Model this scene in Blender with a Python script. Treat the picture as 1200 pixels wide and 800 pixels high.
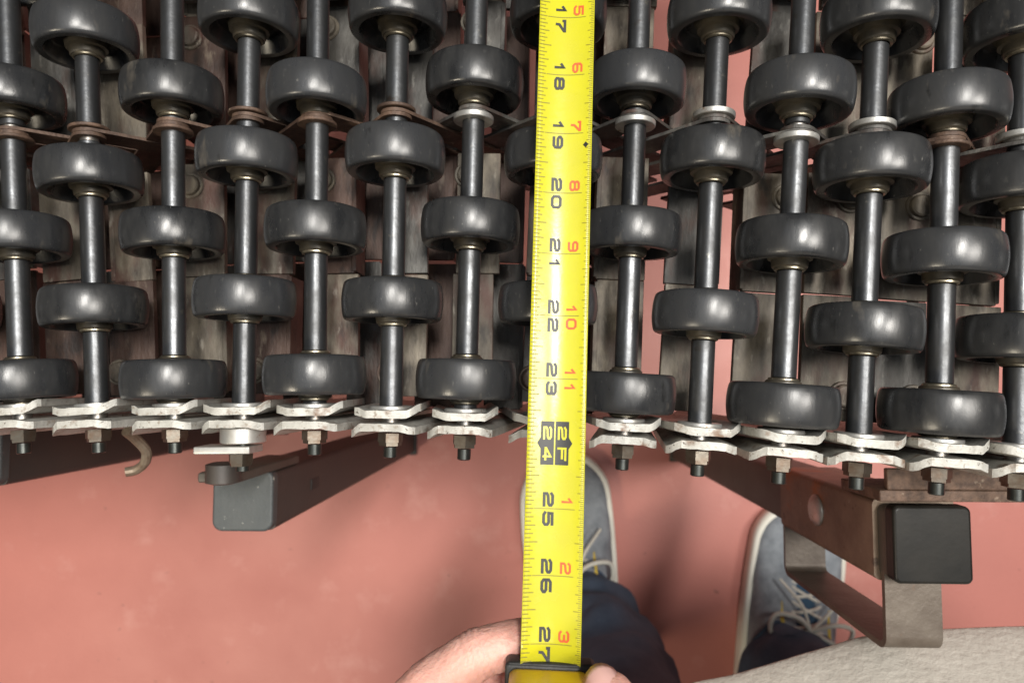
import bpy, bmesh, math, random
from mathutils import Vector, Matrix, Quaternion, noise
random.seed(7)
for o in list(bpy.data.objects): bpy.data.objects.remove(o)
S = bpy.context.scene
C = S.collection
R_ = math.radians

# ---------------------------------------------------------------- camera
F, NX, NY, H = 805.0, 630.0, 450.0, 0.95         # focal length in px of the 1200x800 photo, nadir pixel, camera height
CAM = Vector((0, 0, H))
dcam = Vector((NX - 600, -(NY - 400), -F)).normalized()
QR = dcam.rotation_difference(Vector((0, 0, -1)))
cd = bpy.data.cameras.new('camera'); cam = bpy.data.objects.new('camera', cd); C.objects.link(cam)
cam.location = CAM; cam.rotation_mode = 'QUATERNION'; cam.rotation_quaternion = QR
cd.sensor_width = 36; cd.lens = 36 * F / 1200; cd.clip_start = 0.01; cd.clip_end = 60
cd.dof.use_dof = True; cd.dof.focus_distance = 0.295; cd.dof.aperture_fstop = 12
S.camera = cam

def up(px, py, z):
    r = QR @ Vector((px - 600, -(py - 400), -F))
    return CAM + r * ((z - H) / r.z)

# ---------------------------------------------------------------- light
W = bpy.data.worlds.new('World'); S.world = W; W.use_nodes = True
W.node_tree.nodes['Background'].inputs[0].default_value = (0.86, 0.93, 1.0, 1)
W.node_tree.nodes['Background'].inputs[1].default_value = 0.04
def lamp(name, loc, aim, sx, sy, power, col):
    l = bpy.data.lights.new(name, 'AREA'); l.shape = 'RECTANGLE'; l.size = sx; l.size_y = sy
    l.energy = power; l.color = col
    o = bpy.data.objects.new(name, l); C.objects.link(o); o.location = loc
    o.rotation_mode = 'QUATERNION'
    o.rotation_quaternion = (Vector(aim) - Vector(loc)).to_track_quat('-Z', 'Y')
lamp('ceiling_bounce_fill', (0.0, 0.3, 3.7), (0, 0.3, 0), 3.0, 3.0, 34, (0.92, 0.96, 1.0))  # added soft fill, stands in for bounce off the unseen ceiling
lamp('ceiling_lamp', (0.36, 0.55, 3.3), (0.1, 0, 0.6), 0.22, 0.7, 70, (1, 0.96, 0.9))
lamp('ceiling_lamp', (1.3, 0.2, 3.0), (0.2, 0, 0.2), 0.5, 0.9, 54, (1, 0.95, 0.88))
lamp('ceiling_lamp', (-1.5, -1.15, 2.5), (-0.1, 0, 0.6), 0.4, 0.5, 27, (1, 0.88, 0.68))
S.view_settings.view_transform = 'Standard'; S.view_settings.look = 'None'
S.view_settings.exposure = 0.0; S.view_settings.gamma = 1
S.render.engine = 'CYCLES'

# ---------------------------------------------------------------- materials
def mat(name, base, rough=0.5, metal=0.0, noise_scale=None, dark=None, amount=0.5, bump=0.0, bscale=None,
        chips=None, chip_scale=60, chip_lo=0.56, chip_hi=0.62, rvar=0.0, spec=None, rand=0.0, detail=6, stretch=None):
    m = bpy.data.materials.new(name); m.use_nodes = True
    nt = m.node_tree; N = nt.nodes; L = nt.links
    b = N['Principled BSDF']
    b.inputs['Roughness'].default_value = rough; b.inputs['Metallic'].default_value = metal
    if spec is not None: b.inputs['Specular IOR Level'].default_value = spec
    col = N.new('ShaderNodeRGB'); col.outputs[0].default_value = (*base, 1); out = col.outputs[0]
    tc = N.new('ShaderNodeTexCoord'); info = N.new('ShaderNodeObjectInfo')
    off = N.new('ShaderNodeVectorMath'); off.operation = 'ADD'
    sc = N.new('ShaderNodeVectorMath'); sc.operation = 'SCALE'; sc.inputs[3].default_value = 13.7
    cx = N.new('ShaderNodeCombineXYZ')
    for i in range(3): L.new(info.outputs['Random'], cx.inputs[i])
    L.new(cx.outputs[0], sc.inputs[0]); L.new(tc.outputs['Object'], off.inputs[0]); L.new(sc.outputs[0], off.inputs[1])
    vec = off.outputs[0]
    if stretch:
        mp = N.new('ShaderNodeMapping'); mp.inputs['Scale'].default_value = stretch
        L.new(vec, mp.inputs[0]); vec = mp.outputs[0]
    def tex(scale, det=detail, rgh=0.6):
        t = N.new('ShaderNodeTexNoise'); t.inputs['Scale'].default_value = scale
        t.inputs['Detail'].default_value = det; t.inputs['Roughness'].default_value = rgh
        L.new(vec, t.inputs['Vector']); return t.outputs[0]
    def mapr(v, a, c, lo=0.0, hi=1.0):
        r = N.new('ShaderNodeMapRange'); r.inputs[1].default_value = a; r.inputs[2].default_value = c
        r.inputs[3].default_value = lo; r.inputs[4].default_value = hi
        L.new(v, r.inputs[0]); return r.outputs[0]
    def mix(f, a, c):
        x = N.new('ShaderNodeMix'); x.data_type = 'RGBA'
        if hasattr(f, 'default_value'): L.new(f, x.inputs[0])
        else: x.inputs[0].default_value = f
        L.new(a, x.inputs[6])
        if isinstance(c, tuple): x.inputs[7].default_value = (*c, 1)
        else: L.new(c, x.inputs[7])
        return x.outputs[2]
    if rand:
        hsv = N.new('ShaderNodeHueSaturation'); L.new(out, hsv.inputs['Color'])
        L.new(mapr(info.outputs['Random'], 0, 1, 1 - rand, 1 + rand), hsv.inputs['Value']); out = hsv.outputs[0]
    if noise_scale:
        n1 = tex(noise_scale); out = mix(mapr(n1, 0.5 - 0.18, 0.5 + 0.22, 0, amount), out, dark)
        if rvar: L.new(mapr(n1, 0.3, 0.7, rough - rvar, rough + rvar), b.inputs['Roughness'])
    if chips:
        for (cc, cs, lo, hi) in chips:
            out = mix(mapr(tex(cs), lo, hi), out, cc)
    L.new(out, b.inputs['Base Color'])
    if bump:
        bp = N.new('ShaderNodeBump'); bp.inputs['Strength'].default_value = bump; bp.inputs['Distance'].default_value = 0.001
        L.new(tex(bscale or 300, 4), bp.inputs['Height']); L.new(bp.outputs[0], b.inputs['Normal'])
    return m

M = {}
M['floor'] = mat('painted_floor', (0.52, 0.192, 0.157), 0.46, 0, 5, (0.43, 0.15, 0.122), 0.8, 0.25, 240,
                 chips=[((0.57, 0.26, 0.22), 16, 0.58, 0.80), ((0.36, 0.14, 0.115), 150, 0.66, 0.82), ((0.26, 0.10, 0.08), 60, 0.67, 0.74), ((0.62, 0.34, 0.29), 330, 0.70, 0.78)], rvar=0.08)
M['tyre'] = mat('black_wheel_plastic', (0.020, 0.021, 0.023), 0.30, 0, 120, (0.034, 0.034, 0.034), 0.8, 0.05, 700,
                chips=[((0.060, 0.059, 0.056), 330, 0.64, 0.80), ((0.12, 0.105, 0.085), 70, 0.62, 0.80), ((0.13, 0.125, 0.115), 900, 0.66, 0.76), ((0.007, 0.007, 0.007), 160, 0.64, 0.76)], rvar=0.06, rand=0.4, stretch=(1, 0.35, 1))
M['hub'] = mat('wheel_hub', (0.045, 0.042, 0.036), 0.42, 0.3, 120, (0.11, 0.085, 0.05), 0.55, 0.1, 400, rand=0.5)
M['bearing'] = mat('bearing_ring', (0.34, 0.30, 0.22), 0.34, 0.9, 200, (0.16, 0.14, 0.11), 0.8, rand=0.6)
M['spacer'] = mat('dark_steel_tube', (0.10, 0.104, 0.11), 0.38, 0.82, 90, (0.05, 0.05, 0.05), 0.8, 0.12, 300,
                  chips=[((0.20, 0.19, 0.165), 140, 0.66, 0.76), ((0.05, 0.035, 0.025), 60, 0.66, 0.76)], rvar=0.08, rand=0.3)
M['rod'] = mat('axle_rod', (0.36, 0.35, 0.33), 0.36, 0.9, 160, (0.16, 0.12, 0.09), 0.6)
M['zinc'] = mat('zinc_plate', (0.56, 0.56, 0.54), 0.42, 0.75, 120, (0.30, 0.27, 0.23), 0.6, 0.1, 300,
                chips=[((0.24, 0.12, 0.05), 150, 0.62, 0.70)])
M['nut'] = mat('plated_nut', (0.15, 0.135, 0.112), 0.38, 0.8, 220, (0.08, 0.045, 0.026), 0.8, 0.1, 300, rand=0.3)
M['hookmat'] = mat('dull_wire', (0.30, 0.26, 0.20), 0.55, 0.5, 120, (0.13, 0.08, 0.05), 0.9, 0.3, 400)
M['stud'] = mat('dark_stud', (0.06, 0.065, 0.06), 0.35, 0.8, 220, (0.02, 0.02, 0.02), 0.6)
M['link'] = mat('white_link_paint', (0.47, 0.465, 0.435), 0.5, 0.15, 140, (0.30, 0.29, 0.26), 0.85, 0.3, 500,
                chips=[((0.25, 0.22, 0.18), 380, 0.58, 0.68), ((0.07, 0.055, 0.042), 520, 0.635, 0.69), ((0.17, 0.11, 0.075), 100, 0.57, 0.70)])
M['rust'] = mat('rusty_link', (0.13, 0.08, 0.055), 0.6, 0.25, 190, (0.04, 0.024, 0.018), 0.95, 0.4, 500,
                chips=[((0.36, 0.29, 0.22), 130, 0.64, 0.74)], rand=0.3)
M['slat'] = mat('worn_beige_slat', (0.20, 0.172, 0.132), 0.6, 0.1, 95, (0.04, 0.032, 0.025), 0.95, 0.4, 300,
                chips=[((0.08, 0.04, 0.03), 45, 0.50, 0.68), ((0.34, 0.31, 0.26), 160, 0.60, 0.78), ((0.03, 0.026, 0.023), 70, 0.58, 0.72)], rand=0.22, stretch=(1.4, 0.5, 1))
M['slat_grey'] = mat('worn_grey_slat', (0.105, 0.102, 0.094), 0.55, 0.25, 95, (0.032, 0.028, 0.025), 0.95, 0.4, 300,
                     chips=[((0.075, 0.04, 0.03), 45, 0.54, 0.70), ((0.27, 0.26, 0.235), 160, 0.60, 0.78), ((0.025, 0.022, 0.02), 70, 0.58, 0.72)], rand=0.25, stretch=(1.4, 0.5, 1))
M['slat_brown'] = mat('rust_stained_slat', (0.085, 0.05, 0.037), 0.6, 0.15, 60, (0.035, 0.018, 0.014), 0.95, 0.4, 300,
                      chips=[((0.20, 0.16, 0.12), 120, 0.60, 0.78), ((0.025, 0.018, 0.016), 70, 0.54, 0.68)], rand=0.25, stretch=(1.4, 0.5, 1))
M['post'] = mat('black_post_paint', (0.035, 0.033, 0.031), 0.5, 0.1, 30, (0.06, 0.045, 0.036), 0.6, 0.15, 300)
M['post_brown'] = mat('grey_brown_post', (0.085, 0.078, 0.066), 0.5, 0.2, 40, (0.06, 0.046, 0.036), 0.8, 0.15, 300)
M['sleeve'] = mat('rusty_sleeve', (0.24, 0.18, 0.13), 0.5, 0.3, 34, (0.11, 0.072, 0.05), 0.95, 0.25, 260,
                  chips=[((0.33, 0.13, 0.04), 26, 0.57, 0.68), ((0.06, 0.04, 0.03), 90, 0.62, 0.72), ((0.28, 0.25, 0.21), 120, 0.66, 0.74)])
M['strapm'] = mat('dark_worn_strap', (0.135, 0.113, 0.092), 0.5, 0.3, 60, (0.07, 0.052, 0.04), 0.9, 0.3, 300, chips=[((0.15, 0.08, 0.045), 55, 0.64, 0.76)])
M['cap_grey'] = mat('grey_scuffed_cap', (0.046, 0.054, 0.057), 0.5, 0, 60, (0.070, 0.076, 0.076), 0.8, 0.3, 500,
                    chips=[((0.42, 0.42, 0.38), 190, 0.68, 0.74)])
M['cap_black'] = mat('black_plastic_cap', (0.007, 0.007, 0.0065), 0.36, 0, 40, (0.02, 0.018, 0.015), 0.6, 0.05, 200, spec=0.22)
M['yellow'] = mat('tape_yellow', (0.49, 0.465, 0.02), 0.25, 0, 60, (0.40, 0.38, 0.02), 0.6, 0.05, 300, chips=[((0.36, 0.33, 0.05), 420, 0.70, 0.76)], rvar=0.06)
M['ink'] = mat('black_ink', (0.012, 0.012, 0.01), 0.45)
M['ink_red'] = mat('red_ink', (0.55, 0.09, 0.02), 0.45)
M['ink_line'] = mat('thin_ink', (0.20, 0.17, 0.01), 0.5)
M['case_yellow'] = mat('case_yellow', (0.92, 0.60, 0.015), 0.32)
M['case_black'] = mat('case_rubber', (0.016, 0.016, 0.015), 0.55, 0, 80, (0.03, 0.03, 0.03), 0.5, 0.2, 600)
M['skin'] = mat('skin', (0.70, 0.40, 0.33), 0.46, 0, 45, (0.68, 0.33, 0.27), 0.8, 0.55, 520, chips=[((0.74, 0.48, 0.40), 200, 0.60, 0.80), ((0.62, 0.27, 0.22), 60, 0.62, 0.84)])
b = M['skin'].node_tree.nodes['Principled BSDF']
b.inputs['Subsurface Weight'].default_value = 0.25; b.inputs['Subsurface Radius'].default_value = (0.01, 0.004, 0.002)
b.inputs['Subsurface Scale'].default_value = 0.4
M['nail'] = mat('finger_nail', (0.70, 0.42, 0.38), 0.28)
M['denim'] = mat('navy_denim', (0.036, 0.060, 0.098), 0.85, 0, 30, (0.085, 0.12, 0.175), 0.8, 0.8, 900, chips=[((0.11, 0.15, 0.20), 600, 0.60, 0.75)])
M['shirt'] = mat('grey_beige_cloth', (0.60, 0.565, 0.50), 0.9, 0, 45, (0.47, 0.44, 0.385), 0.8, 0.9, 160, chips=[((0.36, 0.33, 0.285), 26, 0.62, 0.74)])
M['shoe'] = mat('grey_shoe_fabric', (0.17, 0.19, 0.215), 0.8, 0, 60, (0.36, 0.39, 0.42), 0.7, 0.5, 800)
M['sole'] = mat('off_white_sole', (0.80, 0.78, 0.70), 0.6, 0, 30, (0.68, 0.64, 0.54), 0.6)
M['lace'] = mat('white_lace', (0.62, 0.60, 0.53), 0.8, 0, 90, (0.45, 0.43, 0.38), 0.6)
M['sock'] = mat('blue_lining', (0.03, 0.07, 0.12), 0.9)
M['yellow_trim'] = mat('yellow_trim', (0.55, 0.40, 0.05), 0.7)

# ---------------------------------------------------------------- helpers
def link_obj(name, me, m, parent=None):
    o = bpy.data.objects.new(name, me); C.objects.link(o)
    if m and not me.materials: me.materials.append(M[m])
    if parent is not None: o.parent = parent
    return o
def mesh_of(bm, name, smooth=True, angle=40):
    bmesh.ops.recalc_face_normals(bm, faces=bm.faces)
    me = bpy.data.meshes.new(name); bm.to_mesh(me); bm.free()
    if smooth:
        for p in me.polygons: p.use_smooth = True
        me.set_sharp_from_angle(angle=R_(angle))
    return me
def empty(name, loc, parent=None):
    o = bpy.data.objects.new(name, None); C.objects.link(o); o.location = loc; o.empty_display_size = 0.02
    if parent is not None: o.parent = parent
    return o
def tag(o, label, cat, group=None):
    o['label'] = label; o['category'] = cat
    if group: o['group'] = group
def lathe(bm, prof, n=40, closed=False, mtx=None):          # profile of (y, r), axis = local Y
    rings = []
    for (y, r) in prof:
        ring = []
        for i in range(n):
            a = 2 * math.pi * i / n
            v = Vector((r * math.cos(a), y, r * math.sin(a)))
            ring.append(bm.verts.new(mtx @ v if mtx else v))
        rings.append(ring)
    k = len(rings); rng = range(k) if closed else range(k - 1)
    for j in rng:
        a, c = rings[j], rings[(j + 1) % k]
        for i in range(n):
            bm.faces.new((a[i], a[(i + 1) % n], c[(i + 1) % n], c[i]))
    if not closed:
        bm.faces.new(rings[0][::-1]); bm.faces.new(rings[-1])
def box(bm, lo, hi, mtx=None, bev=0):
    tmp = bmesh.new()
    bmesh.ops.create_cube(tmp, size=1)
    lo, hi = Vector(lo), Vector(hi)
    for v in tmp.verts:
        v.co = Vector((lo[i] + (v.co[i] + 0.5) * (hi[i] - lo[i]) for i in range(3)))
    if bev: bmesh.ops.bevel(tmp, geom=tmp.edges[:], offset=bev, segments=3, affect='EDGES', profile=0.6)
    if mtx: bmesh.ops.transform(tmp, matrix=mtx, verts=tmp.verts)
    me = bpy.data.meshes.new('t'); tmp.to_mesh(me); tmp.free(); bm.from_mesh(me); bpy.data.meshes.remove(me)
def prism(bm, pts, z0, z1, mtx=None):
    lo = [bm.verts.new((mtx @ Vector((p[0], p[1], z0))) if mtx else (p[0], p[1], z0)) for p in pts]
    hi = [bm.verts.new((mtx @ Vector((p[0], p[1], z1))) if mtx else (p[0], p[1], z1)) for p in pts]
    n = len(pts)
    for i in range(n): bm.faces.new((lo[i], lo[(i + 1) % n], hi[(i + 1) % n], hi[i]))
    bm.faces.new(lo[::-1]); bm.faces.new(hi)
def sweep(bm, pts, radii, n=14, cap=True):
    pts = [Vector(p) for p in pts]; rings = []; prev = None
    for i, p in enumerate(pts):
        t = (pts[min(i + 1, len(pts) - 1)] - pts[max(i - 1, 0)]).normalized()
        if prev is None:
            a = t.orthogonal().normalized()
        else:
            a = (prev - t * prev.dot(t)).normalized()
        prev = a; c = t.cross(a)
        r = radii[i] if isinstance(radii, (list, tuple)) else radii
        rings.append([bm.verts.new(p + (a * math.cos(2 * math.pi * k / n) + c * math.sin(2 * math.pi * k / n)) * r) for k in range(n)])
    for j in range(len(rings) - 1):
        for k in range(n):
            bm.faces.new((rings[j][k], rings[j][(k + 1) % n], rings[j + 1][(k + 1) % n], rings[j + 1][k]))
    if cap: bm.faces.new(rings[0][::-1]); bm.faces.new(rings[-1])
def spline(pts, n=6):
    pts = [Vector(p) for p in pts]; out = []
    P = [pts[0] * 2 - pts[1]] + pts + [pts[-1] * 2 - pts[-2]]
    for i in range(1, len(P) - 2):
        for k in range(n):
            t = k / n; a, b_, c, d = P[i - 1], P[i], P[i + 1], P[i + 2]
            out.append(0.5 * (2 * b_ + (c - a) * t + (2 * a - 5 * b_ + 4 * c - d) * t * t + (3 * b_ - a - 3 * c + d) * t ** 3))
    out.append(pts[-1]); return out

# ---------------------------------------------------------------- floor
bm = bmesh.new(); bmesh.ops.create_grid(bm, x_segments=1, y_segments=1, size=5)
fl = link_obj('floor', mesh_of(bm, 'floor', False), 'floor'); fl['kind'] = 'structure'

# ---------------------------------------------------------------- conveyor
ZA = 0.627                                             # height of the axles
conv = empty('skate_wheel_conveyor', (0, 0, 0))
tag(conv, 'expandable roller conveyor with rows of black skate wheels on steel axles', 'conveyor')

# (pixel x at the link row, pixel y of the link row, pixel x at the top edge, height offset)
AX = {1: (92, 489, 100, 0), 2: (186, 489, 202, 0), 3: (270, 489, 293, .002), 4: (357, 490, 373, .006), 5: (450, 493, 467, .006),
      6: (541, 496, 559, .002), 7: (637, 501, 655, 0), 8: (735, 508, 750, 0), 9: (828, 514, 843, .010), 10: (928, 522, 942, .018),
      11: (1024, 528, 1029, .022), 12: (1122, 534, 1113, .025), 13: (1220, 541, 1200, .027), 14: (1318, 548, 1290, .028),
      0: (0, 490, 9, 0), -1: (-92, 491, -82, 0), -2: (-184, 492, -172, 0), -3: (-276, 493, -264, 0)}
# tread centre rows seen in the photo, (pixel y) from the near side to the far side
WY = {1: (353, 185, 10), 2: (444, 261, 86), 3: (343, 166, -10), 4: (439, 256, 87), 5: (346, 162, -14), 6: (444, 252, 72),
      7: (350, 166, -16), 8: (460, 261, 76), 9: (362, 166, -14), 10: (475, 273, 83), 11: (379, 176, -12), 12: (483, 288, 100),
      13: (392, 196, 0), 14: (492, 300, 108), 0: (444, 263, 87), -1: (354, 185, 10), -2: (446, 264, 88), -3: (354, 186, 10)}
for kk in range(-4, -9, -1):
    AX[kk] = (-276 + 92 * (kk + 3), 493 - kk - 3, -264 + 91 * (kk + 3), 0); WY[kk] = WY[-2] if kk % 2 == 0 else WY[-1]
INNER_Y = {1: 152, 2: 140, 3: 134, 4: 131, 5: 129, 6: 125, 7: 128, 8: 131, 9: 136, 10: 149, 11: 149, 12: 157, 13: 162, 14: 166, 0: 150, -1: 150, -2: 150, **{q: 150 for q in range(-8, -2)}}
RW, LEN = 0.0235, 0.60

# shared meshes
bm = bmesh.new()
m_ = .001
prof = [(-8.2, 17.6), (-9, 18.3), (-9, 20.9), (-8.8, 21.7), (-8.2, 22.35), (-7.2, 22.75), (-5.4, 23.10), (-3.6, 23.33), (-1.8, 23.46), (0, 23.5), (1.8, 23.46), (3.6, 23.33), (5.4, 23.10), (7.2, 22.75), (8.2, 22.35),
        (8.8, 21.7), (9, 20.9), (9, 18.3), (8.2, 17.6), (3, 16.4), (2, 15.4), (1.7, 9), (1.7, 7), (-1.7, 7), (-1.7, 9), (-2, 15.4), (-3, 16.4)]
lathe(bm, [(y * m_, r * m_) for y, r in prof], 56, True); ME_W = mesh_of(bm, 'wheel', True, 35)
bm = bmesh.new()
prof = [(-10.5, 5.4), (-10.5, 7.0), (-9.8, 7.6), (-7, 7.9), (-6.4, 9.4), (-3.2, 9.9), (-2.2, 11.2), (-1.4, 11.4), (1.4, 11.4), (2.2, 11.2), (3.2, 9.9), (6.4, 9.4), (7, 7.9), (9.8, 7.6), (10.5, 7.0), (10.5, 5.4)]
lathe(bm, [(y * m_, r * m_) for y, r in prof], 32, True); ME_H = mesh_of(bm, 'hub', True, 30)
bm = bmesh.new()
for s in (-1, 1):
    lathe(bm, [(s * y * m_, r * m_) for y, r in [(9.9, 5.3), (11.4, 5.3), (11.6, 5.8), (11.2, 6.5), (9.9, 6.6)]], 28, True)
ME_B = mesh_of(bm, 'bearing_ring', True, 30)
def nut_mesh(af, h, dome=True):
    bm = bmesh.new(); hexp = [(af / 2 / math.cos(R_(30)) * math.cos(R_(60 * i)), af / 2 / math.cos(R_(30)) * math.sin(R_(60 * i))) for i in range(6)]
    mt = Matrix.Rotation(R_(90), 4, 'X')             # prism along -Y
    prism(bm, hexp, 0, h * 0.72, mt)
    prism(bm, [(x * .9, y * .9) for x, y in hexp], h * 0.72, h, mt)
    return mesh_of(bm, 'nut', False)
ME_NUT = nut_mesh(.0100, .0058)
bm = bmesh.new(); lathe(bm, [(-.0050, .0026), (-.0046, .0031), (0, .0031)], 16); ME_STUD = mesh_of(bm, 'stud_end')
def washer_mesh(r, h, ri=.0045):
    bm = bmesh.new(); lathe(bm, [(-h / 2, ri), (-h / 2, r - .0003), (-h / 2 + .0003, r), (h / 2 - .0003, r), (h / 2, r - .0003), (h / 2, ri)], 28, True)
    return mesh_of(bm, 'washer', True, 30)
ME_WASH, ME_WASHR = washer_mesh(.0098, .0018), washer_mesh(.0092, .0016)
ME_WASHG = washer_mesh(.0096, .0026)
# outer link: pressed bar with splayed edges and a rounded end, local origin = pivot, local Z up, local +Y = splay side
def link_mesh(w, L, t, splay, jag):
    bm = bmesh.new(); rnd = random.Random(jag)
    xs = [-1, -.94, -.84, -.74, -.66, -.58, -.45, -.3, -.15, 0, .15, .3, .45, .58, .66, .74, .84, .94, 1]
    zt = []
    for x in xs: zt.append(w * 1.05 * (1 - abs(x) ** 4 * 0.34) + rnd.uniform(-.0004, .0004))
    rows = [1.0, .6, .2, -.5]
    def yy(x): 
        a = abs(x)
        f = 0 if a < .56 else min(1, (a - .56) / .44); f = f * f * (3 - 2 * f)
        return splay * f * (1 if (x > 0) == (splay > 0) else .45)
    front, back = [], []
    for side, lst in ((0, front), (1, back)):
        for r in rows + [None]:
            row = []
            for x, z1 in zip(xs, zt):
                z = z1 * r if r is not None else -L
                row.append(bm.verts.new((x * w, yy(x) + (t / 2 if side else -t / 2) + rnd.uniform(-.00015, .00015), z)))
            lst.append(row)
    nr, nc = len(front), len(xs)
    for j in range(nr - 1):
        for i in range(nc - 1):
            bm.faces.new((front[j][i], front[j][i + 1], front[j + 1][i + 1], front[j + 1][i]))
            bm.faces.new((back[j][i], back[j + 1][i], back[j + 1][i + 1], back[j][i + 1]))
        for i in (0, nc - 1):
            bm.faces.new((front[j][i], front[j + 1][i], back[j + 1][i], back[j][i]))
    for j in (0, nr - 1):
        for i in range(nc - 1): bm.faces.new((front[j][i], front[j][i + 1], back[j][i + 1], back[j][i]))
    es = [e for e in bm.edges if not e.is_boundary and e.calc_face_angle(0) > 1.0]
    bmesh.ops.recalc_face_normals(bm, faces=bm.faces)
    bmesh.ops.bevel(bm, geom=es, offset=.0005, segments=1, affect='EDGES')
    return mesh_of(bm, 'link', True, 30)
ME_LI = [link_mesh(.0148, .17, .0034, .0030, s) for s in range(3)]
ME_LO = [link_mesh(.0149, .17, .0034, -.0032, s + 5) for s in range(3)]
# inner links: narrow flat bars sloping away from the pivot
def bar_mesh(L, w, t):
    bm = bmesh.new()
    pts = [(w * math.cos(R_(a)), w * math.sin(R_(a))) for a in range(0, 181, 20)] + [(-w, -L)] + [(w, -L)]
    mt = Matrix.Rotation(R_(90), 4, 'X')
    prism(bm, pts, -t / 2, t / 2, mt)
    return mesh_of(bm, 'bar', True, 30)
ME_BAR = bar_mesh(.15, .0074, .0016)
ME_BARG = ME_BAR.copy()
bm = bmesh.new(); lathe(bm, [(0, .0068), (.0006, .0070), (.0012, .0066), (.0012, .0056), (.0030, .0052), (.0036, .0044)], 20)
ME_BOLT = mesh_of(bm, 'bolt_head', True, 30); 
for v in ME_BOLT.vertices: v.co = Vector((v.co.x, -v.co.z, v.co.y))
def place(me, m, name, parent, base, t, dz=0, dx=0, rot=None):
    o = link_obj(name, me, m, parent)
    mt = base @ Matrix.Translation((dx, t, dz))
    if rot: mt = mt @ rot
    o.matrix_basis = mt
    return o
def sub(me, m, name, parent_obj, mtx_world):          # child of a part; parts live in world space under the conveyor
    o = link_obj(name, me, m, parent_obj)
    o.matrix_parent_inverse = parent_obj.matrix_basis.inverted()
    o.matrix_basis = mtx_world
    return o
for k in sorted(AX):
    x0, y0, x1, dz = AX[k]
    z = ZA + dz
    P0 = up(x0, y0, z + .014); P0.z = z
    P1 = up(x1, 0, z); P1.z = z
    ydir = (P1 - P0).normalized(); xdir = ydir.cross(Vector((0, 0, 1))).normalized()
    base = Matrix.Translation(P0) @ Matrix((xdir, ydir, Vector((0, 0, 1)))).transposed().to_4x4()
    inv = base.inverted()
    # wheel positions along the axle
    ts = []
    for yp in WY[k]:
        q = up(x0 + (x1 - x0) * (1 - yp / y0), yp, z + RW)
        ts.append((inv @ q).y)
    if len(ts) >= 2:
        while ts[-1] + .0685 < LEN - .012: ts.append(ts[-1] + .0685)
    ti = (inv @ up(x0 + (x1 - x0) * (1 - INNER_Y[k] / y0), INNER_Y[k], z + .008)).y
    # axle with spacers
    bm = bmesh.new(); lathe(bm, [(-.0035, .0042), (LEN + .004, .0042)], 20)
    ax = place(mesh_of(bm, 'axle'), 'rod', 'axle', conv, base, 0)
    def axsub(me, m, name, t, rot=None):
        mt = base @ Matrix.Translation((0, t, 0))
        return sub(me, m, name, ax, mt @ rot if rot else mt)
    cuts = [.0052] + [v for t in ts for v in (t - .0115, t + .0115)] + [LEN - .0052]
    for a, c in zip(cuts[0::2], cuts[1::2]):
        if c - a < .002: continue
        segs = [(a, c)]
        if a < ti < c and ti - .0046 > a + .003 and c > ti + .0046: segs = [(a, ti - .0036), (ti + .0036, c)]
        for (p, q) in segs:
            if q - p < .002: continue
            bm = bmesh.new(); h = (q - p) / 2
            lathe(bm, [(-h, .0046), (-h, .0049), (-h + .0004, .0053), (h - .0004, .0053), (h, .0049), (h, .0046)], 24)
            axsub(mesh_of(bm, 'spacer', True, 35), 'spacer', 'spacer', (p + q) / 2)
    rr = random.Random(k * 3 + 1)
    axsub(ME_WASH, 'zinc', 'washer', .0058 - .0004)
    if k != 3:
        axsub(ME_NUT, 'nut', 'nut', -.0062, Matrix.Rotation(R_(rr.uniform(0, 60)), 4, 'Y'))
        axsub(ME_STUD, 'stud', 'stud_end', -.0126)
    # wheels
    for j, t in enumerate(ts):
        rot = Matrix.Rotation(R_(rr.uniform(0, 360)), 4, 'Y') @ Matrix.Rotation(R_(rr.uniform(-.7, .7)), 4, 'X') @ Matrix.Rotation(R_(rr.uniform(-1.2, 1.2)), 4, 'Z')
        w = place(ME_W, 'tyre', 'wheel', conv, base, t, 0, 0, rot)
        mw = w.matrix_basis.copy()
        sub(ME_H, 'hub', 'hub', w, mw); sub(ME_B, 'bearing', 'bearing_ring', w, mw)
    # scissor links at both edges
    for t, s in ((0, 1), (LEN, -1)):
        flip = Matrix.Rotation(math.pi, 4, 'Z') if s < 0 else Matrix.Identity(4)
        j1 = Matrix.Rotation(R_(6 + rr.uniform(-2, 2)), 4, 'Y'); j2 = Matrix.Rotation(R_(-6 + rr.uniform(-2, 2)), 4, 'Y')
        place(ME_LI[k % 3], 'link', 'scissor_link', conv, base, t + s * .0029, rr.uniform(-.0006, .0006), 0, flip @ j1)
        place(ME_LO[k % 3], 'link', 'scissor_link', conv, base, t - s * .0029, rr.uniform(-.0006, .0006), 0, flip @ j2)
    # inner scissor rows
    for t in (ti, .345, .47):
        ang = 40 + rr.uniform(-4, 4)
        place(ME_BAR if k < 6 or k == 12 else ME_BARG, 'rust' if k < 6 or k == 12 else 'slat_grey', 'inner_link', conv, base, t + .0009, 0, 0, Matrix.Rotation(R_(-ang), 4, 'Y'))
        place(ME_BAR if k < 6 or k == 12 else ME_BARG, 'rust' if k < 6 or k == 12 else 'slat_grey', 'inner_link', conv, base, t - .0009, 0, 0, Matrix.Rotation(R_(ang), 4, 'Y'))
        if t == ti:
            rusty = k < 6 or k == 12
            axsub(ME_WASHR if rusty else ME_WASHG, 'rust' if rusty else 'zinc', 'washer', t + (.0030 if k % 2 else -.0030))
    # cross slat made of plates below the axle
    bounds = [.010, .0105 + (ti - .018) * .5, ti - .008, ti + .008]
    while bounds[-1] < LEN - .03: bounds.append(bounds[-1] + .066)
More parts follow.
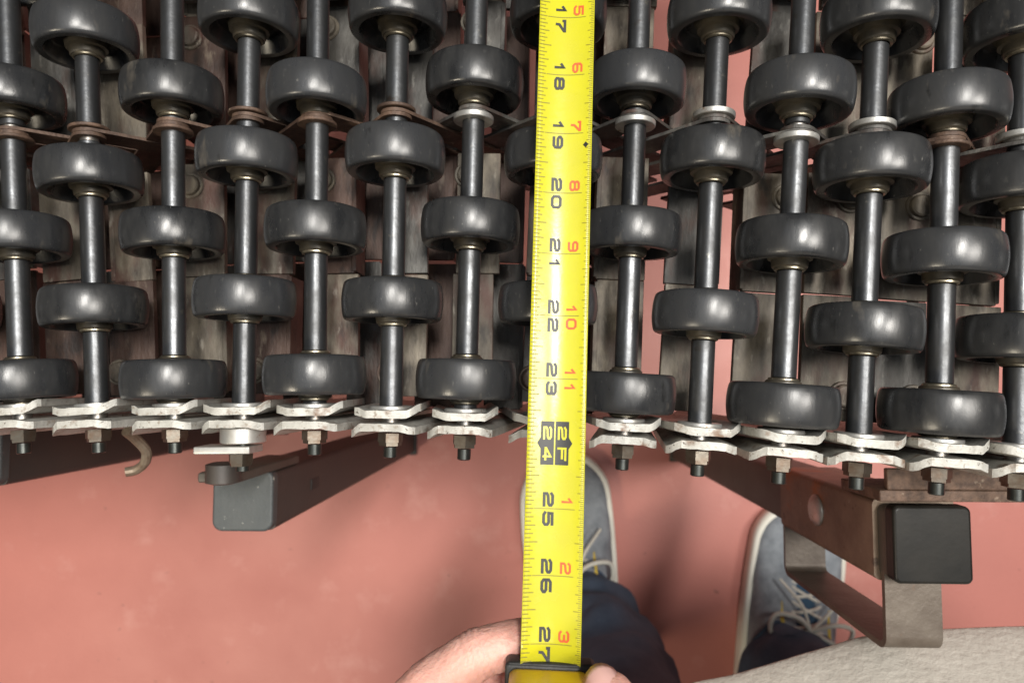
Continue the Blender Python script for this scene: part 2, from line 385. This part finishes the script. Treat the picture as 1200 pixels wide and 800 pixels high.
    for j in range(len(bounds) - 1):
        a, c = bounds[j], bounds[j + 1] - .0004
        if j == 2: continue
        wd = (.0126 if k > 7 else .0112) + rr.uniform(-.001, .0012)
        bm = bmesh.new(); L = c - a
        box(bm, (-wd, -L / 2, -.002), (wd, L / 2, .002), bev=.0006)
        if rr.random() < .5:                        # folded lip along one side
            s = 1 if rr.random() < .5 else -1
            box(bm, (s * wd - .0012, -L / 2 + .001, -.016), (s * wd + .0012, L / 2 - .001, .0024), bev=.0005)
        kind = rr.choice(['slat', 'slat', 'slat_grey'] if k >= 6 else ['slat', 'slat', 'slat_brown', 'slat_grey'])
        p = place(mesh_of(bm, 'plate', True, 30), kind, 'slat_plate', conv, base, (a + c) / 2, -.0325 + rr.uniform(-.003, .0005), rr.uniform(-.0014, .0014) - .0006,
                  Matrix.Rotation(R_(rr.uniform(-1, 1)), 4, 'Z') @ Matrix.Rotation(R_(rr.uniform(-1.5, 1.5)), 4, 'Y'))
        if rr.random() < .45:
            bx = (1 if k > 7 else -1) * wd * .52
            sub(ME_BOLT, kind, 'bolt_head', p, p.matrix_basis @ Matrix.Translation((bx, (L / 2 - .012) * (1 if j % 2 else -1), .002)))
    if k < 8:  # lower tier of rusty bars, carried on to darken the shaded floor gaps
        for j in range(len(bounds) - 1):
            a, c = (bounds[j] + .012 if j else .004), bounds[j + 1] + .0105
            L = c - a; bm = bmesh.new(); wd = .0102 + rr.uniform(-.0015, .0015)
            box(bm, (-wd, -L / 2, -.0015), (wd, L / 2, .0015), bev=.0005)
            box(bm, (wd - .0012, -L / 2 + .001, -.012), (wd + .0010, L / 2 - .001, .0019), bev=.0004)
            place(mesh_of(bm, 'lower_plate', True, 30), rr.choice(['slat_brown', 'slat_brown', 'slat_grey']), 'lower_plate', conv, base, (a + c) / 2, -.062 + rr.uniform(-.008, .004), .0168 + P0.x * .085,
                  Matrix.Rotation(R_(rr.uniform(-1, 1)), 4, 'Z') @ Matrix.Rotation(R_(rr.uniform(-4, 4)), 4, 'Y'))
    AX[k] = (base, ts, ti, z)

# special long stud with spacer, plate and nut on the third axle
base3 = AX[3][0]; a3 = [o for o in conv.children if o.name.startswith('axle')]
def free_part(bm, m, name, parent, smooth=True, angle=35):
    o = link_obj(name, mesh_of(bm, name, smooth, angle), m, parent); return o
bm = bmesh.new(); lathe(bm, [(-.0125, .0095), (-.0120, .0103), (-.0056, .0103), (-.0050, .0098)], 28, mtx=base3)
free_part(bm, 'zinc', 'stud_spacer', conv)
bm = bmesh.new(); box(bm, (-.0205, -.0172, -.009), (.006, -.0137, .007), base3, .0008); free_part(bm, 'zinc', 'hanger_plate', conv)
n3 = link_obj('hanger_nut', ME_NUT, 'nut', conv); n3.matrix_basis = base3 @ Matrix.Translation((-.001, -.0174, 0))
bm = bmesh.new(); lathe(bm, [(-.0255, .003), (-.0175, .0031), (-.010, .0031)], 16, mtx=base3); free_part(bm, 'stud', 'hanger_stud', conv)

# ---------------------------------------------------------------- legs
def tube_mesh(bm, w, r, z0, z1, cx, cy, n=4):
    pts = []
    for qx, qy, a0 in ((1, 1, 0), (-1, 1, 90), (-1, -1, 180), (1, -1, 270)):
        for i in range(n + 1):
            a = R_(a0 + 90 * i / n); pts.append((cx + qx * (w / 2 - r) + r * math.cos(a), cy + qy * (w / 2 - r) + r * math.sin(a)))
    prism(bm, pts, z0, z1)
def cap_mesh(bm, w, z, cx, cy, h=.005):
    box(bm, (cx - w / 2, cy - w / 2, z), (cx + w / 2, cy + w / 2, z + h), bev=min(.0045, h * .48))
TW = .038
def post(px, py, depth, m, capm, w=TW, cr=.0065):
    z = H - depth; p = up(px, py, z)
    bm = bmesh.new(); tube_mesh(bm, w, .004, .0, z - .008, p.x, p.y)
    po = free_part(bm, m, 'leg_post', conv)
    bm = bmesh.new(); tube_mesh(bm, w + .0012, cr, z - .0095, z, p.x, p.y + .001, 6)
    cp = free_part(bm, capm, 'end_cap', po); bv = cp.modifiers.new('b', 'BEVEL'); bv.width = .0016; bv.segments = 3; bv.limit_method = 'ANGLE'
    bm = bmesh.new(); box(bm, (p.x - .022, p.y - .022, 0.0), (p.x + .022, p.y + .022, .006), bev=.0015)
    free_part(bm, m, 'foot_plate', po)
    return po, p, z
pl, p1, z1 = post(284, 588, .437, 'post', 'cap_grey')
bm = bmesh.new()                                        # dark slot in the tube's side
for dzs in (.085,):
    box(bm, (p1.x + TW / 2 - .001, p1.y - .004, z1 - dzs - .009), (p1.x + TW / 2 + .0006, p1.y + .004, z1 - dzs + .009), bev=.0004)
free_part(bm, 'case_black', 'slot', pl)
# hanger lug from the post to the stud
bm = bmesh.new(); q = base3 @ Vector((.010, -.020, -.02))
box(bm, (p1.x - .005, p1.y + TW / 2, z1 - .05), (p1.x + .019, p1.y + TW / 2 + .006, z1 + .05), bev=.002)
free_part(bm, 'post_brown', 'hanger_lug', pl)
bm = bmesh.new(); lathe(bm, [(-.006, .006), (-.005, .0095), (.005, .0095), (.006, .006)], 20,
                        mtx=Matrix.Translation((p1.x + .011, p1.y + TW / 2 + .006, z1 + .052)))
free_part(bm, 'post', 'lug_roller', pl)
post(-34, 536, .437, 'post', 'cap_grey')
# right leg with rusty sleeve, rivet and looped handle
pr, p2, z2 = post(1094, 641, .362, 'post_brown', 'cap_black', TW, .0035)
sl0, sl1 = z2 - .158, z2 - .018
bm = bmesh.new(); tube_mesh(bm, TW + .005, .0035, sl0, sl1, p2.x, p2.y); sv = free_part(bm, 'sleeve', 'sleeve', pr)
bm = bmesh.new(); lathe(bm, [(-.0005, .0098), (.0012, .0098), (.0026, .0082), (.0033, .005), (.0034, .0005)], 28,
                        mtx=Matrix.Translation((p2.x - TW / 2 - .0025, p2.y + .002, z2 - .092)) @ Matrix.Rotation(R_(90), 4, 'Z'))
free_part(bm, 'zinc', 'rivet', sv)
# loop strap
xl = up(1043, 720, z2 - .008).x; xr = xl + .029; ya = p2.y - TW / 2 + .010; yb = up(1075, 768, z2 - .008).y
bm = bmesh.new(); t = .0032; zt, zb = z2 - .0125, z2 - .162
path = spline([(ya, zt), (ya - (ya - yb) * .35, zt - .0004), (yb + .010, zt)], 3)[:0]
prof = [(ya, zt)] + [(yb + .008 - .008 * math.sin(R_(a)), zt - .008 + .008 * math.cos(R_(a))) for a in range(0, 91, 15)] + \
       [(yb + .008 - .008 * math.cos(R_(a)), zb + .008 - .008 * math.sin(R_(a))) for a in range(0, 91, 15)] + [(ya, zb)]
inn = []
for i, (y, z) in enumerate(prof):
    a = Vector(prof[min(i + 1, len(prof) - 1)]) - Vector(prof[max(i - 1, 0)]); a.normalize()
    inn.append((y - a.y * t * -1 * -1, z + a.x * t)) if False else inn.append((y - a.y * t, z + a.x * t))
v = [[bm.verts.new((x, y, z)) for (y, z) in pr_] for x in (xl, xr) for pr_ in (prof, inn)]
o0, i0, o1, i1 = v
for i in range(len(prof) - 1):
    bm.faces.new((o0[i], o0[i + 1], o1[i + 1], o1[i])); bm.faces.new((i0[i], i1[i], i1[i + 1], i0[i + 1]))
    bm.faces.new((o0[i], i0[i], i0[i + 1], o0[i + 1])); bm.faces.new((o1[i], o1[i + 1], i1[i + 1], i1[i]))
for i in (0, -1): bm.faces.new((o0[i], o1[i], i1[i], i0[i]))
bmesh.ops.recalc_face_normals(bm, faces=bm.faces)
free_part(bm, 'strapm', 'loop_strap', pr)
# channel bracket between post and the end links
bm = bmesh.new()
box(bm, (p2.x - .024, p2.y + TW / 2 + .003, z2 - .05), (p2.x + .05, p2.y + TW / 2 + .009, z2 - .004), bev=.001)
box(bm, (p2.x - .020, p2.y + TW / 2 + .009, z2 - .008), (p2.x + .05, p2.y + TW / 2 + .020, z2 - .004), bev=.001)
free_part(bm, 'rust', 'mounting_bracket', pr)
# bent wire hook hanging below the links on the left
bm = bmesh.new()
hz = .585
hp = [up(148, 505, hz + .02), up(160, 515, hz + .012), up(171, 528, hz + .004), up(170, 541, hz), up(160, 550, hz - .002), up(147, 553, hz)]
sweep(bm, spline(hp, 6), .0026, 10); free_part(bm, 'hookmat', 'wire_hook', conv)

# ---------------------------------------------------------------- tape measure
tape = empty('tape_measure', up(648, 800, .66))
tag(tape, 'yellow steel tape measure pulled across the conveyor wheels', 'tape measure')
T0 = tape.location.copy()
IN = .0254
P24 = up(651.5, 519, .676); dv = Vector((-.03, -1, .045)).normalized()
un = Vector((1, 0, 0)); un = (un - dv * un.dot(dv)).normalized(); wn = un.cross(-dv).normalized()
if wn.z < 0: wn = -wn
CURV = 17.0
def blade(u, s, h=0.0):                                # u across (m), s in inches, h above the surface
    return P24 + dv * ((s - 24) * IN) + un * u + wn * (CURV * u * u + h)
BW = .0114
def tmesh(bm, m, name, parent=tape, smooth=False):
    me = mesh_of(bm, name, smooth, 40)
    for v in me.vertices: v.co -= T0
    return link_obj(name, me, m, parent)
bm = bmesh.new(); S0, S1, NU = 0.0, 27.45, 12
grid = []
for i in range(56):
    s = S0 + (S1 - S0) * i / 55
    grid.append([bm.verts.new(blade(-BW + 2 * BW * j / NU, s)) for j in range(NU + 1)])
for i in range(55):
    for j in range(NU): bm.faces.new((grid[i][j], grid[i][j + 1], grid[i + 1][j + 1], grid[i + 1][j]))
bl = tmesh(bm, 'yellow', 'blade', smooth=True)
so = bl.modifiers.new('thick', 'SOLIDIFY'); so.thickness = .00022; so.offset = 0
h0 = .00022
def strip(bm, u0, u1, s, th, n=4, h=h0):
    us = [u0 + (u1 - u0) * i / n for i in range(n + 1)]
    a = [bm.verts.new(blade(u, s - th / 2, h)) for u in us]; c = [bm.verts.new(blade(u, s + th / 2, h)) for u in us]
    for i in range(n): bm.faces.new((a[i], a[i + 1], c[i + 1], c[i]))
bm = bmesh.new(); bl2 = bmesh.new()
for i in range(int(13 * 32), int(27.4 * 32)):
    s = i / 32
    if i % 32 == 0: L = .0032
    elif i % 16 == 0: L = .0052
    elif i % 8 == 0: L = .0042
    elif i % 4 == 0: L = .0034
    elif i % 2 == 0: L = .0025
    else: L = 0
    if L: strip(bm, -BW + .0002, -BW + L, s, .016, 2)
    if L: strip(bm, BW - L * .62, BW - .0002, s, .013, 2)
    else: strip(bm, BW - .0014, BW - .0002, s, .010, 1)
for s in range(14, 28):
    if s != 24: strip(bl2, -BW + .0035, BW - .0035, s, .012, 8)
t_ = tmesh(bm, 'ink_line', 'tick_marks'); t_['kind'] = 'stuff'
bm = bl2; tmesh(bm, 'ink_line', 'inch_lines')
DG = bpy.context.evaluated_depsgraph_get
GL = {'0': [[(0, .2), (0, .8), (.2, 1), (.8, 1), (1, .8), (1, .2), (.8, 0), (.2, 0), (0, .2)]],
      '1': [[(.1, .72), (.62, 1), (.62, 0)]],
      '2': [[(.02, .86), (.18, 1), (.82, 1), (1, .84), (1, .66), (.84, .53), (.16, .46), (0, .32), (0, 0), (1, 0)]],
      '3': [[(.02, .86), (.18, 1), (.82, 1), (1, .84), (1, .66), (.84, .53), (.4, .53)], [(.84, .53), (1, .38), (1, .16), (.82, 0), (.18, 0), (.02, .14)]],
      '4': [[(.74, 0), (.74, 1), (0, .36), (0, .26), (1, .26)]],
      '5': [[(.96, 1), (.06, 1), (.04, .58), (.82, .6), (1, .44), (1, .18), (.82, 0), (.16, 0), (0, .14)]],
      '6': [[(.90, 1), (.2, 1), (0, .8), (0, .2), (.2, 0), (.8, 0), (1, .18), (1, .34), (.82, .50), (.02, .50)]],
      '7': [[(0, .84), (0, 1), (1, 1), (1, .9), (.36, .3), (.34, 0)]],
      '8': [[(.2, .54), (.03, .68), (.03, .86), (.2, 1), (.8, 1), (.97, .86), (.97, .68), (.8, .54), (.2, .54), (0, .38), (0, .16), (.2, 0), (.8, 0), (1, .16), (1, .38), (.8, .54)]],
      '9': [[(.10, 0), (.8, 0), (1, .2), (1, .8), (.8, 1), (.2, 1), (0, .82), (0, .66), (.18, .50), (.98, .50)]],
      'F': [[(0, 0), (0, 1), (1, 1)], [(0, .52), (.86, .52)]]}
def glyph(ch, s_c, u_c, m, hgt, wid, h=.0003):        # digits run along the blade, their tops to the right
    bm = bmesh.new(); st = .00054 if m == 'ink' else .00042
    for pl_ in GL[ch]:
        p2d = [Vector(((x - .5) * (wid - 2 * st), (y - .5) * (hgt - 2 * st))) for x, y in pl_]
        n = len(p2d); closed = pl_[0] == pl_[-1]; L_, R2 = [], []
        for i, p in enumerate(p2d):
            a = p2d[i - 1] if i else (p2d[-2] if closed else None); c = p2d[i + 1] if i < n - 1 else (p2d[1] if closed else None)
            d1 = (p - a).normalized() if a is not None else None; d2 = (c - p).normalized() if c is not None else None
            if d1 is None: d1 = d2; p = p - d1 * st
            if d2 is None: d2 = d1; p = p + d1 * st
            tdir = (d1 + d2).normalized(); nn = Vector((-tdir.y, tdir.x)); k_ = min(1.7, 1 / max(.5, nn.dot(Vector((-d1.y, d1.x)))))
            L_.append(p + nn * st * k_); R2.append(p - nn * st * k_)
        vl = [bm.verts.new(blade(u_c + q.y, s_c + q.x / IN, h)) for q in L_]; vr = [bm.verts.new(blade(u_c + q.y, s_c + q.x / IN, h)) for q in R2]
        for i in range(n - 1): bm.faces.new((vl[i], vl[i + 1], vr[i + 1], vr[i]))
        h += .00002
    return tmesh(bm, m, 'numeral')
for s in range(16, 28):
    if s == 24: continue
    for i, ch in enumerate(str(s)):
        w = .0036 if ch == '1' else .0056
        glyph(ch, s + (-.14 if i == 0 else .15), -.0024, 'ink', .0044, w)
    ft = str(s - 12 if s < 24 else s - 24)
    if len(ft) == 1: glyph(ft, s - .12, .0049, 'ink_red', .0042, .0030 if ft == '1' else .0044)
    else:
        for i, ch in enumerate(ft): glyph(ch, s + (-.11 if i == 0 else .13), .0049, 'ink_red', .0042, .0030 if ch == '1' else .0044)
# black 24 / 2F panels
for uc, a, c in ((-.0034, '2', '4'), (.0024, '2', 'F')):
    bm = bmesh.new(); strip(bm, uc - .0026, uc + .0026, 24, .67, 6, .00028)
    sgn = -1 if uc < 0 else 1
    e = uc + sgn * .0026
    vs = [bm.verts.new(blade(e, 24 - .09, .00028)), bm.verts.new(blade(e + sgn * .0014, 24, .00028)), bm.verts.new(blade(e, 24 + .09, .00028))]
    bm.faces.new(vs); tmesh(bm, 'ink', 'foot_panel')
    glyph(a, 24 - .155, uc, 'yellow', .0036, .0052, .00042); glyph(c, 24 + .165, uc, 'yellow', .0036, .0052, .00042)
bm = bmesh.new()
for a, c in ((0, 1),):
    vs = [bm.verts.new(blade(.0090 + du, 19.2 + ds, .00028)) for du, ds in ((-.0011, 0), (0, -.05), (.0011, 0), (0, .05))]
    bm.faces.new(vs)
tmesh(bm, 'ink', 'stud_diamond')
# hook at the far end
bm = bmesh.new(); A = blade(0, 0)
box(bm, (A.x - .009, A.y - .002, A.z - .0012 - .013), (A.x + .009, A.y + .0, A.z + .002), bev=.0004); tmesh(bm, 'zinc', 'end_hook')
# case
CM = P24 + dv * (3.24 * IN); CX = CM.x
def cmt(v): return Matrix.Translation(CM) @ v
yaw = Matrix.Translation(CM) @ Matrix.Rotation(R_(-1.7), 4, 'Z')
bm = bmesh.new()
box(bm, (-.0165, -.068, -.006), (.0165, -.0003, .0024), yaw, .0012)
box(bm, (-.0172, -.070, -.0065), (.0172, -.0008, .0028), yaw, .0014)
tmesh(bm, 'case_black', 'case_bumper', smooth=True)
bm = bmesh.new(); box(bm, (-.0155, -.066, .0024), (.0140, -.0018, .058), yaw, .0032); tmesh(bm, 'case_yellow', 'case_shell', smooth=True)

# ---------------------------------------------------------------- person
per = empty('person', (.19, -.30, 0))
tag(per, 'person in navy jeans and grey sneakers holding the yellow tape measure', 'person')
PO = per.location.copy()
def pmesh(bm, m, name, parent=per, smooth=True, angle=60, ):
    me = mesh_of(bm, name, smooth, angle)
    for v in me.vertices: v.co -= PO
    return link_obj(name, me, m, parent)
def capsule(bm, a, c, ra, rc, n=18):
    a, c = Vector(a), Vector(c); d = (c - a); L = d.length; d.normalize()
    pts, rs = [], []
    for i in range(7):
        th = R_(-90 + 90 * i / 6); pts.append(a + d * (ra * math.sin(th))); rs.append(max(ra * math.cos(th), ra * .02))
    for i in range(7):
        th = R_(90 * i / 6); pts.append(c + d * (rc * math.sin(th))); rs.append(max(rc * math.cos(th), rc * .02))
    sweep(bm, pts, rs, n)
def chain(bm, pts, rs):
    for i in range(len(pts) - 1): capsule(bm, pts[i], pts[i + 1], rs[i], rs[i + 1])
bm = bmesh.new()
zb = CM.z
I0 = up(446, 868, zb - .020); I1 = up(503, 805, zb - .014); I2 = up(562, 764, zb - .0135); I3 = up(618, 748, zb - .0165)
chain(bm, [I0, I1, I2, I3], [.0118, .0112, .0101, .0085])
chain(bm, [I1 + (I2 - I1) * .55, I2], [.0106, .0103])
# thumb over the top of the case
th0 = yaw @ Vector((-.020, -.110, .030)); th1 = yaw @ Vector((-.006, -.078, .060))
T3 = up(712, 824, zb + .016); T2 = up(742, 880, zb + .030)
chain(bm, [th0, th1, T2, T3], [.0165, .0140, .0126, .0112])
# middle, ring, little wrapped under the case
for i, (yy_, r) in enumerate(((-.020, .0098), (-.041, .0094), (-.060, .0082))):
    a = yaw @ Vector((-.031, yy_ - .028, -.006)); c = yaw @ Vector((-.027, yy_ - .004, -.022)); d = yaw @ Vector((.000, yy_ - .002, -.026)); e = yaw @ Vector((.022, yy_ - .006, -.012))
    chain(bm, [a, c, d, e], [r * 1.16, r * 1.05, r, r * .85])
# palm and wrist
pw = yaw @ Vector((-.036, -.128, .004)); wr = yaw @ Vector((-.052, -.165, .0)); el = yaw @ Vector((-.14, -.33, .02))
for a in ((-.031, -.048, -.006), (-.032, -.068, -.006), (-.033, -.088, -.006)):
    capsule(bm, yaw @ Vector(a), pw, .0115, .019)
capsule(bm, I0, pw, .0118, .020); capsule(bm, th0, pw, .017, .021)
chain(bm, [pw, wr, el], [.024, .026, .040])
hand = pmesh(bm, 'skin', 'body')
rm = hand.modifiers.new('r', 'REMESH'); rm.mode = 'VOXEL'; rm.voxel_size = .0011; rm.use_smooth_shade = True
sm = hand.modifiers.new('s', 'SMOOTH'); sm.factor = .5; sm.iterations = 7
# knuckle creases are carved as small bump ripples
bpy.context.view_layer.update()
me2 = bpy.data.meshes.new_from_object(hand.evaluated_get(DG())); hand.modifiers.clear(); old = hand.data; hand.data = me2
ia = (I2 - I1).normalized(); ib = (I3 - I2).normalized()
nrm = [v.normal.copy() for v in me2.vertices]
for v, n in zip(me2.vertices, nrm):
    w = v.co + PO
    dlt = 0
    for c, ax_ in ((I2, (ia + ib).normalized()),):
        d = w - c
        if d.length < .02:
            s = d.dot(ax_)
            for o_ in (-.0045, -.0018, .0006, .0032): dlt -= .00055 * math.exp(-((s - o_) / .0006) ** 2)
    dlt += .00018 * noise.noise(w * 420) + .0004 * noise.noise(w * 120)
    v.co += n * dlt
for p in me2.polygons: p.use_smooth = True
# thumb nail
bm = bmesh.new(); td = (T3 - T2).normalized(); tx = Vector((1, .05, 0)); tx = (tx - td * tx.dot(td)).normalized(); tn = tx.cross(td).normalized()
if tn.z < 0: tn = -tn
g = []
for i in range(7):
    a = -1 + 2 * i / 6
    g.append([bm.verts.new(T3 + td * .002 + td * (.0075 * c * (1 - .25 * a * a * (c > 0))) + tx * (a * .0062) + tn * (.0113 - .0034 * a * a - .0010 * (c > .6))) for c in (-.9, -.4, .1, .6, 1)])
for i in range(6):
    for j in range(4): bm.faces.new((g[i][j], g[i + 1][j], g[i + 1][j + 1], g[i][j + 1]))
nl = pmesh(bm, 'nail', 'thumb_nail'); nl.modifiers.new('t', 'SOLIDIFY').thickness = .0008

# shoes
def shoe(toe, heel, side):
    toe, heel = Vector(toe), Vector(heel)
    d = (toe - heel); L = d.length; d.normalize(); lx = Vector((d.y, -d.x, 0))
    def sec(u):                       # half width, top height along the shoe, 0 heel .. 1 toe
        w = .030 + .0265 * math.sin(math.pi * min(1, u * .62 + .10)) ** 1.2 + (.004 * side * 0)
        if u > .80: w *= math.sqrt(max(0.02, 1 - ((u - .80) / .205) ** 2))
        if u < .12: w *= math.sqrt(max(0.05, 1 - ((.12 - u) / .125) ** 2))
        hgt = .105 - .02 * u if u < .38 else (.1 - (u - .38) * .16 if u < .72 else .0456 - max(0, u - .72) * .03)
        if u > .9: hgt *= 1 - (u - .9) * 2.2
        return w, hgt
    up_ = bmesh.new(); rings = []
    for i in range(29):
        u = .012 + .976 * i / 28; w, hgt = sec(u); ring = []
        c = heel + d * (L * u) + lx * (side * .006 * math.sin(math.pi * u))
        for k in range(21):
            a = math.pi * k / 20
            x = math.cos(a); z = math.sin(a)
            sx = math.copysign(abs(x) ** .75, x) * w * (1 - .16 * z * (u < .6)); sz = .022 + (hgt - .022) * z ** .8
            q = c + lx * sx; q.z = sz + .0012 * noise.noise(Vector((u * 25, k * .6, side * 3)))
            ring.append(up_.verts.new(q))
        rings.append(ring)
    for i in range(28):
        for k in range(20): up_.faces.new((rings[i][k], rings[i][k + 1], rings[i + 1][k + 1], rings[i + 1][k]))
    up_.faces.new(rings[0]); up_.faces.new(rings[-1])
    sh = pmesh(up_, 'shoe', 'shoe')
    so_ = bmesh.new(); outline = []
    for i in range(29): 
        u = i / 28; w, _ = sec(u); outline.append((u, w + .0055))
    pts = [heel + d * (L * (u * 1.03 - .015)) + lx * (w + side * .006 * math.sin(math.pi * u)) for u, w in outline] + \
          [heel + d * (L * (u * 1.03 - .015)) + lx * (-w + side * .006 * math.sin(math.pi * u)) for u, w in reversed(outline)]
    rows = []
    for z, f in ((.0005, .97), (.006, 1.0), (.020, 1.0), (.027, .985), (.029, .95)):
        cen = heel + d * L * .5
        rows.append([so_.verts.new(Vector((cen.x + (p.x - cen.x) * f, cen.y + (p.y - cen.y) * f, z))) for p in pts])
    n = len(pts)
    for j in range(4):
        for i in range(n): so_.faces.new((rows[j][i], rows[j][(i + 1) % n], rows[j + 1][(i + 1) % n], rows[j + 1][i]))
    so_.faces.new(rows[0][::-1]); so_.faces.new(rows[-1])
    pmesh(so_, 'sole', 'sole', sh, angle=50)
    # laces: crossings on the instep and a bow
    lb = bmesh.new()
    for j, u in enumerate((.50, .56, .62, .68, .73)):
        w, hgt = sec(u)
        for s in (-1, 1):
            pts = []
            for q in range(9):
                a = -1 + q / 4; uu = u + .028 * (a * s) ; ww, hh = sec(uu)
                p = heel + d * (L * uu) + lx * (a * .023 + side * .006); p.z = hh + .003 - .011 * a * a
                pts.append(p)
            sweep(lb, pts, .0021, 8)
    w, hgt = sec(.47); c = heel + d * (L * .49) + lx * (side * .006); c.z = hgt + .006
    for s in (-1, 1):
        pts = [c, c + lx * (s * .022) + d * .016 + Vector((0, 0, .012)), c + lx * (s * .046) + d * .012 + Vector((0, 0, .004)), c + lx * (s * .044) - d * .012 + Vector((0, 0, -.004)), c + lx * (s * .02) - d * .006 + Vector((0, 0, .004)), c]
        sweep(lb, spline(pts, 6), .0028, 8)
        pts = [c, c + lx * (s * .018) + d * .03 + Vector((0, 0, .004)), c + lx * (s * .040) + d * .05 + Vector((0, 0, -.016))]
        sweep(lb, spline(pts, 6), .0018, 8)
    pmesh(lb, 'lace', 'laces', sh)
    # tongue
    tb = bmesh.new(); g = []
    for i in range(9):
        u = .36 + .36 * i / 8; w, hgt = sec(u); row = []
        for k in range(7):
            a = -1 + k / 3; p = heel + d * (L * u) + lx * (a * .020 + side * .006); p.z = hgt + .0018 - .006 * a * a; row.append(tb.verts.new(p))
        g.append(row)
    for i in range(8):
        for k in range(6): tb.faces.new((g[i][k], g[i][k + 1], g[i + 1][k + 1], g[i + 1][k]))
    to = pmesh(tb, 'sock', 'tongue', sh); to.modifiers.new('t', 'SOLIDIFY').thickness = .003
    yb_ = bmesh.new()
    for s in (-1, 1):
        pts = []
        for q in range(6):
            u = .42 + .05 * q; w, hgt = sec(u); p = heel + d * (L * u) + lx * (s * .028 + side * .006); p.z = hgt - .008; pts.append(p)
        sweep(yb_, pts, .0028, 6)
    pmesh(yb_, 'yellow_trim', 'eyelet_trim', sh)
    return heel + d * (L * .27)
aL = shoe(up(660, 535, .03), up(690, 782, .03), -1)
aR = shoe(up(944, 596, .03), up(902, 838, .03), 1)
# jeans: each leg up to the hip, one mesh
bm = bmesh.new()
for ank, knee, hip, sd in ((aL, (.085, -.335, .47), (.10, -.47, .86), 1), (aR, (.315, -.43, .47), (.27, -.50, .86), 2)):
    rings = []; knee, hip = Vector(knee), Vector(hip)
    a0 = Vector((ank.x, ank.y - .012, .062))
    pth = spline([a0, a0.lerp(knee, .25) + Vector((0, .004, 0)), a0.lerp(knee, .6), knee, knee.lerp(hip, .5), hip], 10)
    n = 40
    for i, p in enumerate(pth):
        f = i / (len(pth) - 1); rad = .066 + .026 * f + .012 * max(0, f - .5); ring = []
        for k in range(n):
            a = 2 * math.pi * k / n
            fold = .0085 * noise.noise(Vector((math.cos(a) * 1.7 + sd * 9, math.sin(a) * 1.7, p.z * 26))) * (1.5 if p.z < .25 else .8)
            fold += .003 * math.sin(p.z * 120 + 2.2 * math.cos(a) + sd) * math.exp(-((p.z - .10) / .07) ** 2)
            r = rad + fold
            ring.append(bm.verts.new(p + Vector((math.cos(a) * r * .95, math.sin(a) * r * 1.06, (-.014 * math.sin(a) * -1 if i == 0 else 0)))))
        rings.append(ring)
    inner = [bm.verts.new(v.co.lerp(pth[0], .06)) for v in rings[0]]
    inner2 = [bm.verts.new(v.co.lerp(pth[3], .08) + Vector((0, 0, .03))) for v in rings[0]]
    for j in range(len(rings) - 1):
        for k in range(n): bm.faces.new((rings[j][k], rings[j][(k + 1) % n], rings[j + 1][(k + 1) % n], rings[j + 1][k]))
    for k in range(n):
        bm.faces.new((rings[0][k], inner[k], inner[(k + 1) % n], rings[0][(k + 1) % n]))
        bm.faces.new((inner[k], inner2[k], inner2[(k + 1) % n], inner[(k + 1) % n]))
    bm.faces.new(rings[-1])
jeans = pmesh(bm, 'denim', 'jeans')
# loose shirt, hem hanging in front of the right thigh
bm = bmesh.new(); rings = []; n = 96
SH = [(.36, -.226, .530, .34, .09), (.355, -.236, .56, .335, .09), (.33, -.285, .64, .30, .10), (.24, -.39, .78, .225, .13), (.19, -.47, .95, .19, .14), (.17, -.50, 1.15, .20, .13), (.16, -.50, 1.35, .21, .12), (.16, -.50, 1.43, .10, .08)]
for i, (cx, cy, cz, rx, ry) in enumerate(SH):
    ring = []
    for k in range(n):
        a = 2 * math.pi * k / n
        f = 1 + (.016 * noise.noise(Vector((math.cos(a) * 22, math.sin(a) * 22, i * 1.1))) + .06 * noise.noise(Vector((math.cos(a) * 3.2, math.sin(a) * 3.2, i * .35))) + .028 * noise.noise(Vector((math.cos(a) * 9, math.sin(a) * 9, i * .6)))) * (1 if i < 4 else .4)
        ring.append(bm.verts.new((cx + (rx if math.cos(a) < 0 or i > 3 else .17) * f * math.cos(a), cy + (ry if math.sin(a) > 0 or i > 3 else .21) * f * math.sin(a), cz + (.010 * noise.noise(Vector((math.cos(a) * 4, math.sin(a) * 4, 7))) if i == 0 else 0))))
    rings.append(ring)
for j in range(len(rings) - 1):
    for k in range(n): bm.faces.new((rings[j][k], rings[j][(k + 1) % n], rings[j + 1][(k + 1) % n], rings[j + 1][k]))
bm.faces.new(rings[-1])
sh = pmesh(bm, 'shirt', 'shirt'); sh.modifiers.new('t', 'SOLIDIFY').thickness = .0022
ss = sh.modifiers.new('s', 'SUBSURF'); ss.levels = 2; ss.render_levels = 2
